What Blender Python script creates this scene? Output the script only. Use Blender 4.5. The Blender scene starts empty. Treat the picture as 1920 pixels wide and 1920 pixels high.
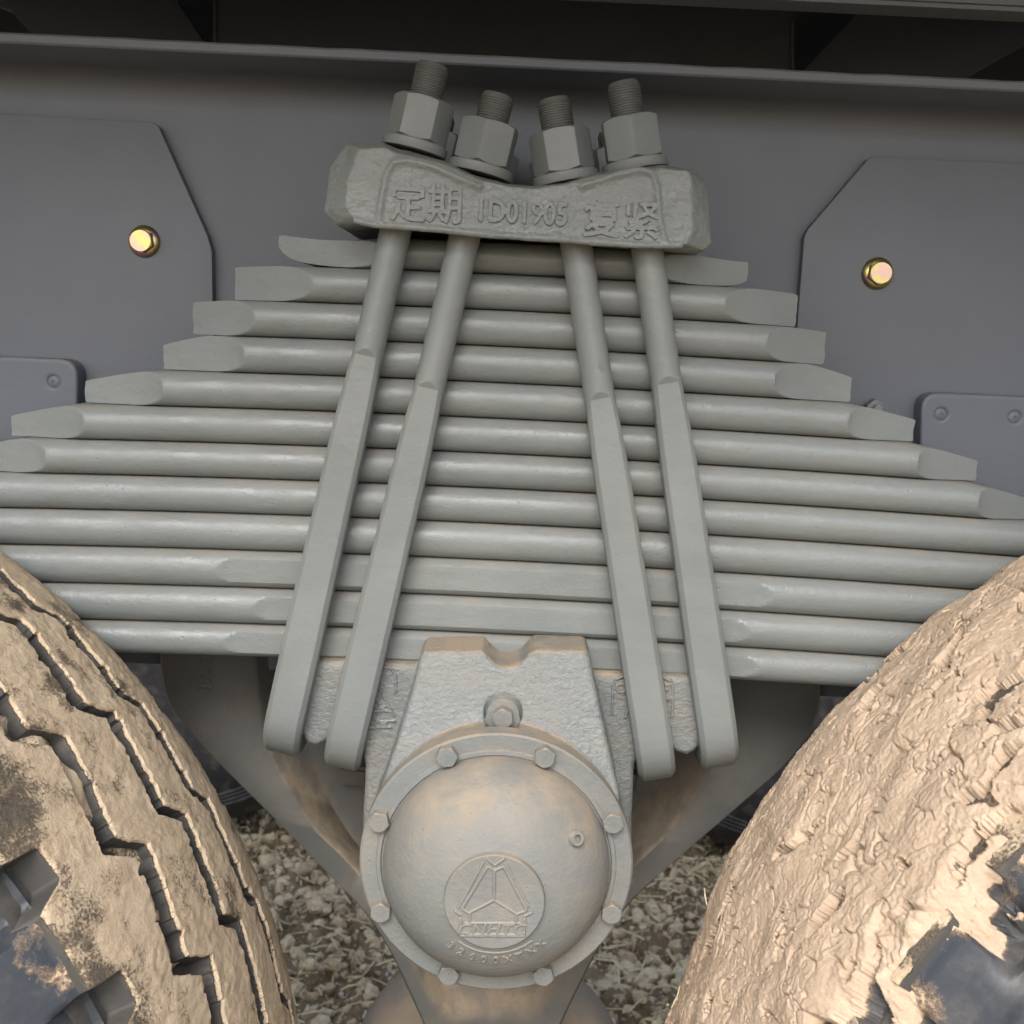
import bpy, bmesh, math, random
import numpy as np
from mathutils import Matrix, Vector

random.seed(4)
rng = np.random.default_rng(7)
SC = bpy.context.scene
COL = SC.collection

# ------------------------------------------------------------------ camera, sky, sun, exposure
PITCH, ROLL, DIST, FPX = math.radians(9.0), math.radians(2.75), 0.74, 2078.0
FWD = np.array([0, math.cos(PITCH), -math.sin(PITCH)])
UP0 = np.array([0, math.sin(PITCH), math.cos(PITCH)])
RX = math.cos(ROLL) * np.array([1.0, 0, 0]) + math.sin(ROLL) * UP0
UY = -math.sin(ROLL) * np.array([1.0, 0, 0]) + math.cos(ROLL) * UP0
CAM = -DIST * FWD
cam = bpy.data.cameras.new("camera")
cam.sensor_width = 36.0
cam.lens = FPX / 1920 * 36.0
cam.clip_start, cam.clip_end = 0.02, 2000
cam.dof.use_dof = True
cam.dof.focus_distance = 0.70
cam.dof.aperture_fstop = 18.0
camo = bpy.data.objects.new("camera", cam)
COL.objects.link(camo)
camo.matrix_world = Matrix((
    (RX[0], UY[0], -FWD[0], CAM[0]), (RX[1], UY[1], -FWD[1], CAM[1]),
    (RX[2], UY[2], -FWD[2], CAM[2]), (0, 0, 0, 1)))
SC.camera = camo

SUN_EL, SUN_AZ = math.radians(42), math.radians(190)      # azimuth from +Y clockwise: behind the photographer
wd = bpy.data.worlds.new("World")
SC.world = wd
wd.use_nodes = True
wn, wl = wd.node_tree.nodes, wd.node_tree.links
bg = wn["Background"]
sky = wn.new("ShaderNodeTexSky")
sky.sky_type = 'NISHITA'
sky.sun_disc = False
sky.sun_elevation, sky.sun_rotation = SUN_EL, SUN_AZ
sky.dust_density, sky.air_density, sky.ozone_density = 3.0, 1.0, 1.0
hs = wn.new("ShaderNodeHueSaturation")
hs.inputs["Saturation"].default_value = 0.70               # overcast: the cloud greys the blue
wl.new(sky.outputs[0], hs.inputs["Color"])
wl.new(hs.outputs[0], bg.inputs["Color"])
bg.inputs["Strength"].default_value = 0.135
sun = bpy.data.lights.new("sun", 'SUN')
sun.energy = 1.1
sun.angle = math.radians(28)
sun.color = (1.0, 1.0, 0.995)
suno = bpy.data.objects.new("sun", sun)
COL.objects.link(suno)
sd = Vector((math.sin(SUN_AZ) * math.cos(SUN_EL), math.cos(SUN_AZ) * math.cos(SUN_EL), math.sin(SUN_EL)))
suno.rotation_euler = sd.to_track_quat('Z', 'Y').to_euler()
SC.view_settings.view_transform = 'Standard'
SC.view_settings.look = 'None'
SC.view_settings.exposure = 1.14
SC.view_settings.gamma = 1.0
SC.cycles.max_bounces = 8
SC.cycles.diffuse_bounces = 5


def at(px, py, Y):
    """world point on the plane y = Y that the photograph shows at (px, py): how the dimensions were measured"""
    d = FWD * FPX + RX * (px - 960) - UY * (py - 960)
    return CAM + d * ((Y - CAM[1]) / d[1])


def xz(px, py, Y):
    p = at(px, py, Y)
    return (p[0], p[2])


# ------------------------------------------------------------------ noise
def _h(ix, iy, iz):
    n = (ix * 374761393 + iy * 668265263 + iz * 2147483647 + 1013904223).astype(np.uint32)
    n = (n ^ (n >> np.uint32(13))) * np.uint32(1274126177)
    n = n ^ (n >> np.uint32(16))
    return n


_G = rng.normal(size=(256, 3))
_G /= np.linalg.norm(_G, axis=1)[:, None]


def perlin(P):
    P = np.asarray(P, float)
    i = np.floor(P).astype(np.int64)
    f = P - i
    u = f * f * f * (f * (f * 6 - 15) + 10)
    out = 0
    for dx in (0, 1):
        for dy in (0, 1):
            for dz in (0, 1):
                g = _G[_h(i[:, 0] + dx, i[:, 1] + dy, i[:, 2] + dz) & np.uint32(255)]
                d = (g * (f - np.array([dx, dy, dz]))).sum(1)
                w = (u[:, 0] if dx else 1 - u[:, 0]) * (u[:, 1] if dy else 1 - u[:, 1]) * (u[:, 2] if dz else 1 - u[:, 2])
                out = out + w * d
    return out * 1.5


def fbm(P, octv=4, gain=0.5, lac=2.03):
    a, s, o = 1.0, 0.0, np.asarray(P, float)
    for k in range(octv):
        s = s + a * perlin(o + 17.3 * k)
        a *= gain
        o = o * lac
    return s


def sstep(a, b, x):
    t = np.clip((x - a) / (b - a), 0, 1)
    return t * t * (3 - 2 * t)


# ------------------------------------------------------------------ objects
def wloc(o):
    v = Vector((0, 0, 0))
    while o is not None:
        v += o.location
        o = o.parent
    return v


def tag(o, label=None, cat=None, group=None, kind=None):
    for k, v in (("label", label), ("category", cat), ("group", group), ("kind", kind)):
        if v:
            o[k] = v
    return o


def thing(name, label, cat, loc, group=None):
    o = bpy.data.objects.new(name, None)
    o.empty_display_size = 0.02
    COL.objects.link(o)
    o.location = Vector(loc)
    return tag(o, label, cat, group)


def obj(name, verts, faces, mat, parent=None, loc=None, smooth=40, label=None, kind=None, attr=None):
    """one mesh object; verts are world coordinates, origin at loc (or the parent's)"""
    verts = np.asarray(verts, float)
    base = wloc(parent) if parent else Vector((0, 0, 0))
    o_w = Vector(loc) if loc is not None else base
    me = bpy.data.meshes.new(name)
    me.from_pydata((verts - np.array(o_w)).tolist(), [], [list(map(int, f)) for f in faces])
    me.validate()
    me.update()
    bm = bmesh.new()
    bm.from_mesh(me)
    bmesh.ops.recalc_face_normals(bm, faces=bm.faces)
    bm.to_mesh(me)
    bm.free()
    if smooth is not None:
        me.shade_smooth()
        if smooth < 180:
            me.set_sharp_from_angle(angle=math.radians(smooth))
    if mat:
        me.materials.append(mat)
    for k, v in (attr or {}).items():
        a = me.attributes.new(k, 'FLOAT', 'POINT')
        a.data.foreach_set("value", np.asarray(v, np.float32))
    o = bpy.data.objects.new(name, me)
    COL.objects.link(o)
    if parent:
        o.parent = parent
    o.location = o_w - base
    if label:
        o["label"] = label
    if kind:
        o["kind"] = kind
    return o


def bm_data(bm):
    bm.verts.index_update()
    return np.array([v.co for v in bm.verts]), [[v.index for v in f.verts] for f in bm.faces]


def merge(*parts):
    V, F, n = [], [], 0
    for v, f in parts:
        V.append(np.asarray(v, float))
        F += [[i + n for i in q] for q in f]
        n += len(v)
    return np.concatenate(V), F


def loft(rings, cap=True, closed=True):
    n = len(rings[0])
    V = np.concatenate([np.asarray(r, float) for r in rings])
    F = []
    for k in range(len(rings) - 1):
        for j in range(n if closed else n - 1):
            a, b = k * n + j, k * n + (j + 1) % n
            F.append((a, b, b + n, a + n))
    if cap:
        F.append(list(range(n))[::-1])
        F.append([(len(rings) - 1) * n + j for j in range(n)])
    return V, F


def grid_faces(nu, nv, wrap_u=False):
    F = []
    for i in range(nu if wrap_u else nu - 1):
        i2 = (i + 1) % nu
        for j in range(nv - 1):
            F.append((i * nv + j, i2 * nv + j, i2 * nv + j + 1, i * nv + j + 1))
    return F


def prism(poly, y0, y1, bev=0.0, seg=2):
    """polygon of (x, z) extruded from y0 (front) to y1, front edge rounded"""
    bm = bmesh.new()
    vs = [bm.verts.new((p[0], y0, p[1])) for p in poly]
    f = bm.faces.new(vs)
    r = bmesh.ops.extrude_face_region(bm, geom=[f])
    for v in r["geom"]:
        if isinstance(v, bmesh.types.BMVert):
            v.co.y = y1
    bmesh.ops.recalc_face_normals(bm, faces=bm.faces)
    if bev > 0:
        ed = [e for e in bm.edges if abs(e.verts[0].co.y - y0) < 1e-7 and abs(e.verts[1].co.y - y0) < 1e-7]
        bmesh.ops.bevel(bm, geom=ed, offset=bev, segments=seg, affect='EDGES', profile=0.6)
    d = bm_data(bm)
    bm.free()
    return d


def box(x0, x1, y0, y1, z0, z1, bev=0.0):
    bm = bmesh.new()
    bmesh.ops.create_cube(bm, size=1)
    for v in bm.verts:
        v.co = Vector((x0 if v.co.x < 0 else x1, y0 if v.co.y < 0 else y1, z0 if v.co.z < 0 else z1))
    if bev:
        bmesh.ops.bevel(bm, geom=list(bm.edges), offset=bev, segments=2, affect='EDGES')
    d = bm_data(bm)
    bm.free()
    return d


def frame_of(axis):
    a = np.asarray(axis, float)
    a = a / np.linalg.norm(a)
    t = np.array([0, 0, 1.0]) if abs(a[2]) < 0.9 else np.array([1.0, 0, 0])
    e1 = np.cross(t, a)
    e1 /= np.linalg.norm(e1)
    return a, e1, np.cross(a, e1)


def lathe(profile, c, axis=(0, -1, 0), n=64, cap=True):
    """profile: (radius, height along axis)"""
    a, e1, e2 = frame_of(axis)
    c = np.asarray(c, float)
    ph = np.linspace(0, 2 * math.pi, n, endpoint=False)
    ring = np.cos(ph)[:, None] * e1 + np.sin(ph)[:, None] * e2
    return loft([c + a * h + ring * max(r, 1e-5) for r, h in profile], cap)


def hexnut(c, axis, af, h, rot=0.0, n=72, under=True, hole=None):
    a, e1, e2 = frame_of(axis)
    c = np.asarray(c, float)
    ph = np.linspace(0, 2 * math.pi, n, endpoint=False) + rot
    k = (ph - rot + math.pi / 6) % (math.pi / 3) - math.pi / 6
    r = (af / 2) / np.cos(k)
    r = r * (1 - 0.012 * sstep(0.96, 1.0, np.abs(k) / (math.pi / 6)))
    ring = np.cos(ph)[:, None] * e1 + np.sin(ph)[:, None] * e2
    rc = af / 2 * 0.965
    ch = (r - rc) * math.tan(math.radians(30))
    rings = []
    if under:
        rings.append(c + ring * rc)
        rings.append(c + a * ch[:, None] + ring * r[:, None])
    else:
        rings.append(c + ring * r[:, None])
    rings.append(c + a * (h - ch)[:, None] + ring * r[:, None])
    rings.append(c + a * h + ring * rc)
    return loft(rings)


def tube(pts, rad, n=8):
    pts = np.asarray(pts, float)
    rings = []
    for i, p in enumerate(pts):
        d = pts[min(i + 1, len(pts) - 1)] - pts[max(i - 1, 0)]
        a, e1, e2 = frame_of(d)
        r = rad[i] if hasattr(rad, "__len__") else rad
        ph = np.linspace(0, 2 * math.pi, n, endpoint=False)
        rings.append(p + r * (np.cos(ph)[:, None] * e1 + np.sin(ph)[:, None] * e2))
    for i in range(1, len(rings)):            # keep rings from twisting
        best = min(range(n), key=lambda s: ((np.roll(rings[i], s, 0) - rings[i - 1]) ** 2).sum())
        rings[i] = np.roll(rings[i], best, 0)
    return loft(rings)


def polyline(pts, step=0.004):
    out = []
    for a, b in zip(pts[:-1], pts[1:]):
        a, b = np.asarray(a, float), np.asarray(b, float)
        n = max(1, int(np.linalg.norm(b - a) / step))
        out += [a + (b - a) * i / n for i in range(n)]
    out.append(np.asarray(pts[-1], float))
    return out


def cast(parts, voxel, smooth=3, rough=0.00022, scale=260, cut=()):
    """union of closed shapes melted into one casting, with the uneven skin of sand casting"""
    bm = bmesh.new()
    V, F = merge(*parts)
    vs = [bm.verts.new(v) for v in V]
    for f in F:
        try:
            bm.faces.new([vs[i] for i in f])
        except ValueError:
            pass
    bmesh.ops.remove_doubles(bm, verts=bm.verts, dist=1e-6)
    bmesh.ops.recalc_face_normals(bm, faces=bm.faces)
    me = bpy.data.meshes.new("tmp")
    bm.to_mesh(me)
    bm.free()
    o = bpy.data.objects.new("tmp", me)
    COL.objects.link(o)
    cutters = []
    m = o.modifiers.new("r", 'REMESH')
    m.mode = 'VOXEL'
    m.voxel_size = voxel
    for cv, cf in cut:
        cm = bpy.data.meshes.new("cut")
        cm.from_pydata(np.asarray(cv).tolist(), [], [list(map(int, f)) for f in cf])
        b2 = bmesh.new()
        b2.from_mesh(cm)
        bmesh.ops.recalc_face_normals(b2, faces=b2.faces)
        b2.to_mesh(cm)
        b2.free()
        co = bpy.data.objects.new("cut", cm)
        COL.objects.link(co)
        b = o.modifiers.new("b", 'BOOLEAN')
        b.operation = 'DIFFERENCE'
        b.solver = 'EXACT'
        b.object = co
        cutters.append(co)
    if cut:
        m2 = o.modifiers.new("r2", 'REMESH')
        m2.mode = 'VOXEL'
        m2.voxel_size = voxel
    s = o.modifiers.new("s", 'SMOOTH')
    s.factor = 0.5
    s.iterations = smooth
    dg = bpy.context.evaluated_depsgraph_get()
    em = bpy.data.meshes.new_from_object(o.evaluated_get(dg))
    nv = len(em.vertices)
    co = np.empty(nv * 3)
    em.vertices.foreach_get("co", co)
    nn = np.empty(nv * 3)
    em.vertices.foreach_get("normal", nn)
    co, nn = co.reshape(-1, 3), nn.reshape(-1, 3)
    co = co + nn * (rough * fbm(co * scale, 3, 0.55) + rough * 2.2 * perlin(co * scale * 0.18))[:, None]
    faces = [list(p.vertices) for p in em.polygons]
    bpy.data.objects.remove(o)
    for c in cutters:
        bpy.data.objects.remove(c)
    bpy.data.meshes.remove(me)
    bpy.data.meshes.remove(em)
    return co, faces


def text_mesh(body, size, depth=0.001, bold=0.0, shear=0.0, spacing=1.0, res=3, width=1.0):
    """flat text, centred, as (verts in (u, v, w), faces); w is the relief"""
    cu = bpy.data.curves.new("t", 'FONT')
    cu.body = body
    cu.size = size
    cu.extrude = depth
    cu.offset = bold
    cu.shear = shear
    cu.space_character = spacing
    cu.resolution_u = res
    cu.align_x, cu.align_y = 'CENTER', 'CENTER'
    o = bpy.data.objects.new("t", cu)
    COL.objects.link(o)
    dg = bpy.context.evaluated_depsgraph_get()
    em = bpy.data.meshes.new_from_object(o.evaluated_get(dg))
    v = np.array([q.co for q in em.vertices])
    f = [list(p.vertices) for p in em.polygons]
    bpy.data.objects.remove(o)
    bpy.data.curves.remove(cu)
    bpy.data.meshes.remove(em)
    v[:, 0] -= (v[:, 0].max() + v[:, 0].min()) / 2
    v[:, 1] -= (v[:, 1].max() + v[:, 1].min()) / 2
    v[:, 0] *= width
    return v, f


def embolden(part, d):
    """the same letters a hair apart, to be melted into heavier strokes"""
    v, f = part
    return [(np.asarray(v) + np.array([dx, 0, dz]), f) for dx, dz in ((0, 0), (d, 0), (-d, 0), (0, d), (0, -d))]


def place_text(tm, c, rot=0.0, y=None):
    """stand text up on a plane facing -y"""
    v, f = tm
    cs, sn = math.cos(rot), math.sin(rot)
    w = np.stack([c[0] + v[:, 0] * cs - v[:, 1] * sn, (c[1] if y is None else y) - v[:, 2], c[2] + v[:, 0] * sn + v[:, 1] * cs], 1)
    return w, f


# ------------------------------------------------------------------ materials
def new_mat(name):
    m = bpy.data.materials.new(name)
    m.use_nodes = True
    nt = m.node_tree
    return m, nt, nt.nodes["Principled BSDF"]


class NT:
    def __init__(s, nt):
        s.nt, s.n, s.l = nt, nt.nodes, nt.links
        s.tc = s.n.new("ShaderNodeNewGeometry")

    def pos(s, scale=(1, 1, 1)):
        m = s.n.new("ShaderNodeMapping")
        m.inputs["Scale"].default_value = scale
        s.l.new(s.tc.outputs["Position"], m.inputs["Vector"])
        return m.outputs[0]

    def noise(s, scale, detail=4, rough=0.55, vec=None, dist=0.0):
        n = s.n.new("ShaderNodeTexNoise")
        n.inputs["Scale"].default_value = scale
        n.inputs["Detail"].default_value = detail
        n.inputs["Roughness"].default_value = rough
        n.inputs["Distortion"].default_value = dist
        s.l.new(vec if vec is not None else s.pos(), n.inputs["Vector"])
        return n.outputs["Fac"]

    def vor(s, scale, vec=None, feature='F1', out="Distance"):
        n = s.n.new("ShaderNodeTexVoronoi")
        n.feature = feature
        n.inputs["Scale"].default_value = scale
        s.l.new(vec if vec is not None else s.pos(), n.inputs["Vector"])
        return n.outputs[out]

    def ramp(s, fac, a, b, lo=0.0, hi=1.0):
        n = s.n.new("ShaderNodeMapRange")
        n.interpolation_type = 'SMOOTHSTEP'
        for k, v in zip(("From Min", "From Max", "To Min", "To Max"), (a, b, lo, hi)):
            n.inputs[k].default_value = v
        s.l.new(fac, n.inputs["Value"])
        return n.outputs[0]

    def math(s, op, a, b=None, c=None):
        n = s.n.new("ShaderNodeMath")
        n.operation = op
        for i, v in enumerate((a, b, c)):
            if v is None:
                continue
            if isinstance(v, (int, float)):
                n.inputs[i].default_value = v
            else:
                s.l.new(v, n.inputs[i])
        return n.outputs[0]

    def mix(s, fac, a, b):
        n = s.n.new("ShaderNodeMix")
        n.data_type = 'RGBA'
        for k, v in ((0, fac), (6, a), (7, b)):
            if isinstance(v, (int, float)):
                n.inputs[k].default_value = v
            elif isinstance(v, tuple):
                n.inputs[k].default_value = (*v, 1.0)
            else:
                s.l.new(v, n.inputs[k])
        return n.outputs[2]

    def attr(s, name):
        n = s.n.new("ShaderNodeAttribute")
        n.attribute_name = name
        return n.outputs["Fac"]

    def nz(s):
        n = s.n.new("ShaderNodeSeparateXYZ")
        s.l.new(s.tc.outputs["Normal"], n.inputs[0])
        return n.outputs["Z"]

    def bump(s, h, dist, strength=1.0, normal=None):
        n = s.n.new("ShaderNodeBump")
        n.inputs["Distance"].default_value = dist
        n.inputs["Strength"].default_value = strength
        s.l.new(h, n.inputs["Height"])
        if normal is not None:
            s.l.new(normal, n.inputs["Normal"])
        return n.outputs[0]


DUST = (0.33, 0.262, 0.185)


def paint(name, col, vary=0.09, rvary=1.0, dust=0.5, base_dust=0.06, rough=0.42, peel=0.00012, cast_b=0.0, chips=True, spec=0.5, dlo=0.25, dhi=0.95):
    """grey coach paint over steel: orange peel, specks, and the tan dust that lies on what faces up"""
    m, nt, p = new_mat(name)
    k = NT(nt)
    n1 = k.noise(7, 5, 0.6)
    n2 = k.noise(60, 4, 0.6)
    n3 = k.noise(900, 2, 0.5)
    var = k.ramp(n1, 0.3, 0.7, 1 - vary, 1 + vary)
    c = k.mix(1.0, col, col)
    hsv = k.n.new("ShaderNodeHueSaturation")
    hsv.inputs["Color"].default_value = (*col, 1)
    k.l.new(var, hsv.inputs["Value"])
    up = k.ramp(k.nz(), dlo, dhi)
    patch = k.math('MULTIPLY', k.ramp(n2, 0.3, 0.7, 0.45, 1.1), k.ramp(k.noise(19, 4, 0.6), 0.36, 0.6, 0.6, 1.1))
    film = k.math('MULTIPLY', k.ramp(k.noise(16, 5, 0.65), 0.38, 0.72), base_dust * 2)
    film = k.math('MULTIPLY', film, k.ramp(n3, 0.3, 0.65, 0.5, 1.0))
    df = k.math('MINIMUM', k.math('ADD', k.math('MULTIPLY', k.math('MULTIPLY', up, patch), dust), film), 0.96)
    c = k.mix(df, hsv.outputs[0], DUST)
    if chips:
        sp = k.vor(190)
        ch = k.math('MULTIPLY', k.ramp(sp, 0.05, 0.075, 1, 0), k.ramp(k.noise(11, 2), 0.56, 0.62))
        c = k.mix(k.math('MULTIPLY', ch, 0.6), c, (0.05, 0.05, 0.05))
        lint = k.math('MULTIPLY', k.ramp(k.vor(330), 0.035, 0.06, 1, 0), k.ramp(k.noise(23, 2), 0.55, 0.62))
        c = k.mix(k.math('MULTIPLY', lint, 0.55), c, (0.62, 0.58, 0.5))
    k.l.new(c, p.inputs["Base Color"])
    r = k.math('ADD', k.ramp(k.noise(30, 4), 0.3, 0.7, rough - 0.07 * rvary, rough + 0.09 * rvary), k.math('MULTIPLY', df, 0.35))
    k.l.new(r, p.inputs["Roughness"])
    p.inputs["Specular IOR Level"].default_value = spec
    b = k.bump(k.noise(420, 3, 0.6), peel, 1.0)
    b = k.bump(k.noise(95, 4, 0.6, k.pos((0.6, 1, 1))), peel * 4, 0.8, b)
    b = k.bump(k.ramp(k.vor(140), 0.0, 0.16), peel * 2.5, k.ramp(k.noise(9, 2), 0.5, 0.7, 0.0, 0.0) and 0.5, b)
    if cast_b:
        b = k.bump(k.noise(330, 4, 0.6, k.pos((0.75, 1, 1.1)), 0.3), cast_b, 1.0, b)
    b = k.bump(k.math('MULTIPLY', df, k.noise(1500, 2)), 0.0002, 0.7, b)
    k.l.new(b, p.inputs["Normal"])
    return m


GREY = (0.172, 0.187, 0.184)
M_LEAF = paint("spring_paint", GREY, dust=0.30, base_dust=0.035, rough=0.40, peel=0.00020, spec=0.5, dlo=0.5, dhi=1.0)
M_ROD = paint("rod_paint", GREY, dust=0.75, base_dust=0.04, rough=0.40, peel=0.00014, dlo=0.05, dhi=0.55)
M_NUT = paint("nut_paint", GREY, dust=0.3, base_dust=0.05, rough=0.45, peel=0.00014, chips=False)
M_THREAD = paint("thread_paint", (0.10, 0.105, 0.098), dust=0.1, base_dust=0.02, rough=0.5, peel=0.00004, chips=False)
M_CLAMP = paint("clamp_cast_paint", GREY, dust=0.25, base_dust=0.04, rough=0.38, peel=0.00016, cast_b=0.0008)
M_SEAT = paint("seat_cast_paint", (0.150, 0.163, 0.160), dust=0.95, base_dust=0.14, rough=0.40, peel=0.00016, cast_b=0.0012, dlo=0.52, dhi=0.85)
M_HUB = paint("hub_paint", (0.160, 0.172, 0.168), dust=0.68, base_dust=0.20, rough=0.48, peel=0.0002, cast_b=0.0004, dlo=0.12, dhi=0.85)
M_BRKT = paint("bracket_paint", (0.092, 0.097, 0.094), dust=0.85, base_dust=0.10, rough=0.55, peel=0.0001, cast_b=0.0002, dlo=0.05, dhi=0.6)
M_JOINT = paint("dusty_joint", (0.19, 0.155, 0.12), dust=0.5, base_dust=0.22, rough=0.7, peel=0.0002)
M_FRAME = paint("frame_paint", (0.122, 0.133, 0.156), rvary=0.2, vary=0.02, dust=0.3, base_dust=0.003, rough=0.5, peel=0.00007)
M_BED = paint("bed_paint", (0.085, 0.09, 0.105), dust=0.15, base_dust=0.03, rough=0.6, peel=0.0001)


def zinc():
    m, nt, p = new_mat("yellow_zinc")
    k = NT(nt)
    c = k.mix(k.ramp(k.noise(95, 2), 0.4, 0.6), (0.62, 0.42, 0.36), (0.62, 0.53, 0.20))
    k.l.new(c, p.inputs["Base Color"])
    p.inputs["Metallic"].default_value = 1.0
    p.inputs["Roughness"].default_value = 0.36
    k.l.new(k.bump(k.noise(700, 3), 0.00005), p.inputs["Normal"])
    return m


M_ZINC = zinc()


def mudmix(name, rubber=(0.026, 0.028, 0.033), mud=(0.66, 0.495, 0.345), mud2=(0.55, 0.395, 0.26), rrough=0.5, speck=0.5, fine=420, lo=0.42, hi=0.60, bscale=260, bumpd=0.0012):
    """rubber under dried clay; the vertex attribute 'mud' says how thick the clay lies"""
    m, nt, p = new_mat(name)
    k = NT(nt)
    a = k.attr("mud")
    n = k.noise(fine, 4, 0.7)
    n2 = k.noise(60, 5, 0.65)
    t = k.math('ADD', a, k.math('MULTIPLY', k.math('SUBTRACT', k.math('ADD', k.math('MULTIPLY', n, 0.6), k.math('MULTIPLY', n2, 0.4)), 0.5), speck * 2))
    f = k.ramp(t, lo, hi)
    cm = k.mix(k.ramp(k.noise(70, 5, 0.65), 0.3, 0.7), mud2, mud)
    cm = k.mix(k.math('MULTIPLY', k.ramp(k.noise(600, 3, 0.6), 0.35, 0.7), 0.3), cm, (0.62, 0.50, 0.37))
    film = k.ramp(k.noise(35, 6, 0.7), 0.42, 0.75, 0.0, 0.22)
    cr = k.mix(film, rubber, (0.30, 0.26, 0.21))
    k.l.new(k.mix(f, cr, cm), p.inputs["Base Color"])
    k.l.new(k.ramp(f, 0, 1, rrough, 1.0), p.inputs["Roughness"])
    k.l.new(k.ramp(f, 0, 1, 0.4, 0.1), p.inputs["Specular IOR Level"])
    b = k.bump(f, 0.0007, 0.8)
    h = k.math('ADD', k.noise(bscale, 6, 0.7, None, 0.4), k.math('MULTIPLY', k.noise(900, 3, 0.6), 0.35))
    b = k.bump(k.math('MULTIPLY', h, k.ramp(f, 0, 1, 0.12, 1.0)), bumpd, 1.0, b)
    k.l.new(b, p.inputs["Normal"])
    return m


M_TREAD = mudmix("muddy_rubber", rubber=(0.06, 0.058, 0.054), mud=(0.59, 0.475, 0.335), mud2=(0.49, 0.375, 0.255), speck=0.62, fine=620, lo=0.26, hi=0.74)
M_SIDE = mudmix("sidewall_rubber", rubber=(0.030, 0.036, 0.046), rrough=0.46, speck=0.6, lo=0.36, hi=0.74, bumpd=0.0008)
M_CRUST = mudmix("dried_mud", mud=(0.56, 0.43, 0.315), mud2=(0.46, 0.34, 0.24), speck=0.25, bscale=520, bumpd=0.0007)
M_CLOD = mudmix("mud_lump", speck=0.0, bumpd=0.0025)


def soil(name, a, b, c3, bs=0.01):
    m, nt, p = new_mat(name)
    k = NT(nt)
    c = k.mix(k.ramp(k.noise(9, 6, 0.7), 0.35, 0.68), a, b)
    c = k.mix(k.math('MULTIPLY', k.ramp(k.noise(120, 4, 0.7), 0.5, 0.7), 0.7), c, c3)
    k.l.new(c, p.inputs["Base Color"])
    p.inputs["Roughness"].default_value = 0.95
    p.inputs["Specular IOR Level"].default_value = 0.2
    k.l.new(k.bump(k.noise(130, 6, 0.7), bs, 1.0), p.inputs["Normal"])
    return m


M_SOIL = soil("dry_soil", (0.25, 0.18, 0.105), (0.42, 0.33, 0.21), (0.52, 0.43, 0.29))
M_CLODS = soil("soil_clods", (0.54, 0.42, 0.27), (0.80, 0.69, 0.50), (0.88, 0.80, 0.63), 0.006)  # lifted well above the ground sheet to make up for weak light there
M_STONE = soil("pale_stone", (0.5, 0.5, 0.48), (0.66, 0.65, 0.62), (0.72, 0.72, 0.7), 0.001)
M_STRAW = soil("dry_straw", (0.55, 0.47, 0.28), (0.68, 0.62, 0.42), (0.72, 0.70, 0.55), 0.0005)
M_RUBBER = mudmix("dark_rubber", rubber=(0.02, 0.02, 0.022), rrough=0.6, speck=0.3)

# ------------------------------------------------------------------ ground
GZ = -0.965
gx = np.concatenate([-np.geomspace(200, 0.9, 26), np.linspace(-0.85, 0.85, 300), np.geomspace(0.9, 200, 26)])
gy = np.concatenate([-np.geomspace(200, 0.5, 26), np.linspace(-0.4, 0.55, 16), np.linspace(0.57, 2.6, 340), np.geomspace(2.7, 200, 26)])
X, Y = np.meshgrid(gx, gy, indexing='ij')
P = np.stack([X.ravel(), Y.ravel(), np.zeros(X.size)], 1)
near = np.exp(-((np.maximum(np.abs(P[:, 0]) - 0.9, 0) / 0.8) ** 2) - (np.maximum(np.abs(P[:, 1] - 1.3) - 1.6, 0) / 0.9) ** 2)
hz = 0.035 * fbm(P * 3.1, 3) + 0.024 * np.abs(fbm(P * 11, 4, 0.6)) + 0.012 * fbm(P * 45, 4, 0.65)
P[:, 2] = GZ + hz * (0.25 + 0.75 * near) - 0.005
tag(obj("ground", P, grid_faces(len(gx), len(gy)), M_SOIL, smooth=180), kind="structure",
    label="dry tan farm soil strewn with clods and chaff below the truck")


def ico(sub=1):
    bm = bmesh.new()
    bmesh.ops.create_icosphere(bm, subdivisions=sub, radius=1)
    d = bm_data(bm)
    bm.free()
    return d


IV, IF = ico(2)
IV1, IF1 = ico(1)
IVN = IV / np.linalg.norm(IV, axis=1)[:, None]


def ground_z(x, y):
    q = np.stack([np.atleast_1d(x), np.atleast_1d(y), np.zeros(np.size(x))], 1)
    return GZ - 0.005 + 0.035 * fbm(q * 3.1, 3) + 0.024 * np.abs(fbm(q * 11, 4, 0.6)) + 0.012 * fbm(q * 45, 4, 0.65)


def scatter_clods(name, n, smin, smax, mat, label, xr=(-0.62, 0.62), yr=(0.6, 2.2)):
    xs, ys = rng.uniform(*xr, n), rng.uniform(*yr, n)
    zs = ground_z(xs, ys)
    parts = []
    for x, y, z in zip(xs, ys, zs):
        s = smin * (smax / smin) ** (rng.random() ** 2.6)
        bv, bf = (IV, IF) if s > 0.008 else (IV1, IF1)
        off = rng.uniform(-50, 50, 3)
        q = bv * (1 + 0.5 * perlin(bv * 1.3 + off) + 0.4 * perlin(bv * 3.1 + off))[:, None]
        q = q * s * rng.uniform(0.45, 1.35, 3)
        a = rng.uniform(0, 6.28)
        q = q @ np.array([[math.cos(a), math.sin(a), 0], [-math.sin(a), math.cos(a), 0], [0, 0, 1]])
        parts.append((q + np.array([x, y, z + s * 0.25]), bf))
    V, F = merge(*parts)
    return tag(obj(name, V, F, mat, smooth=32), label, kind="stuff")


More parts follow.
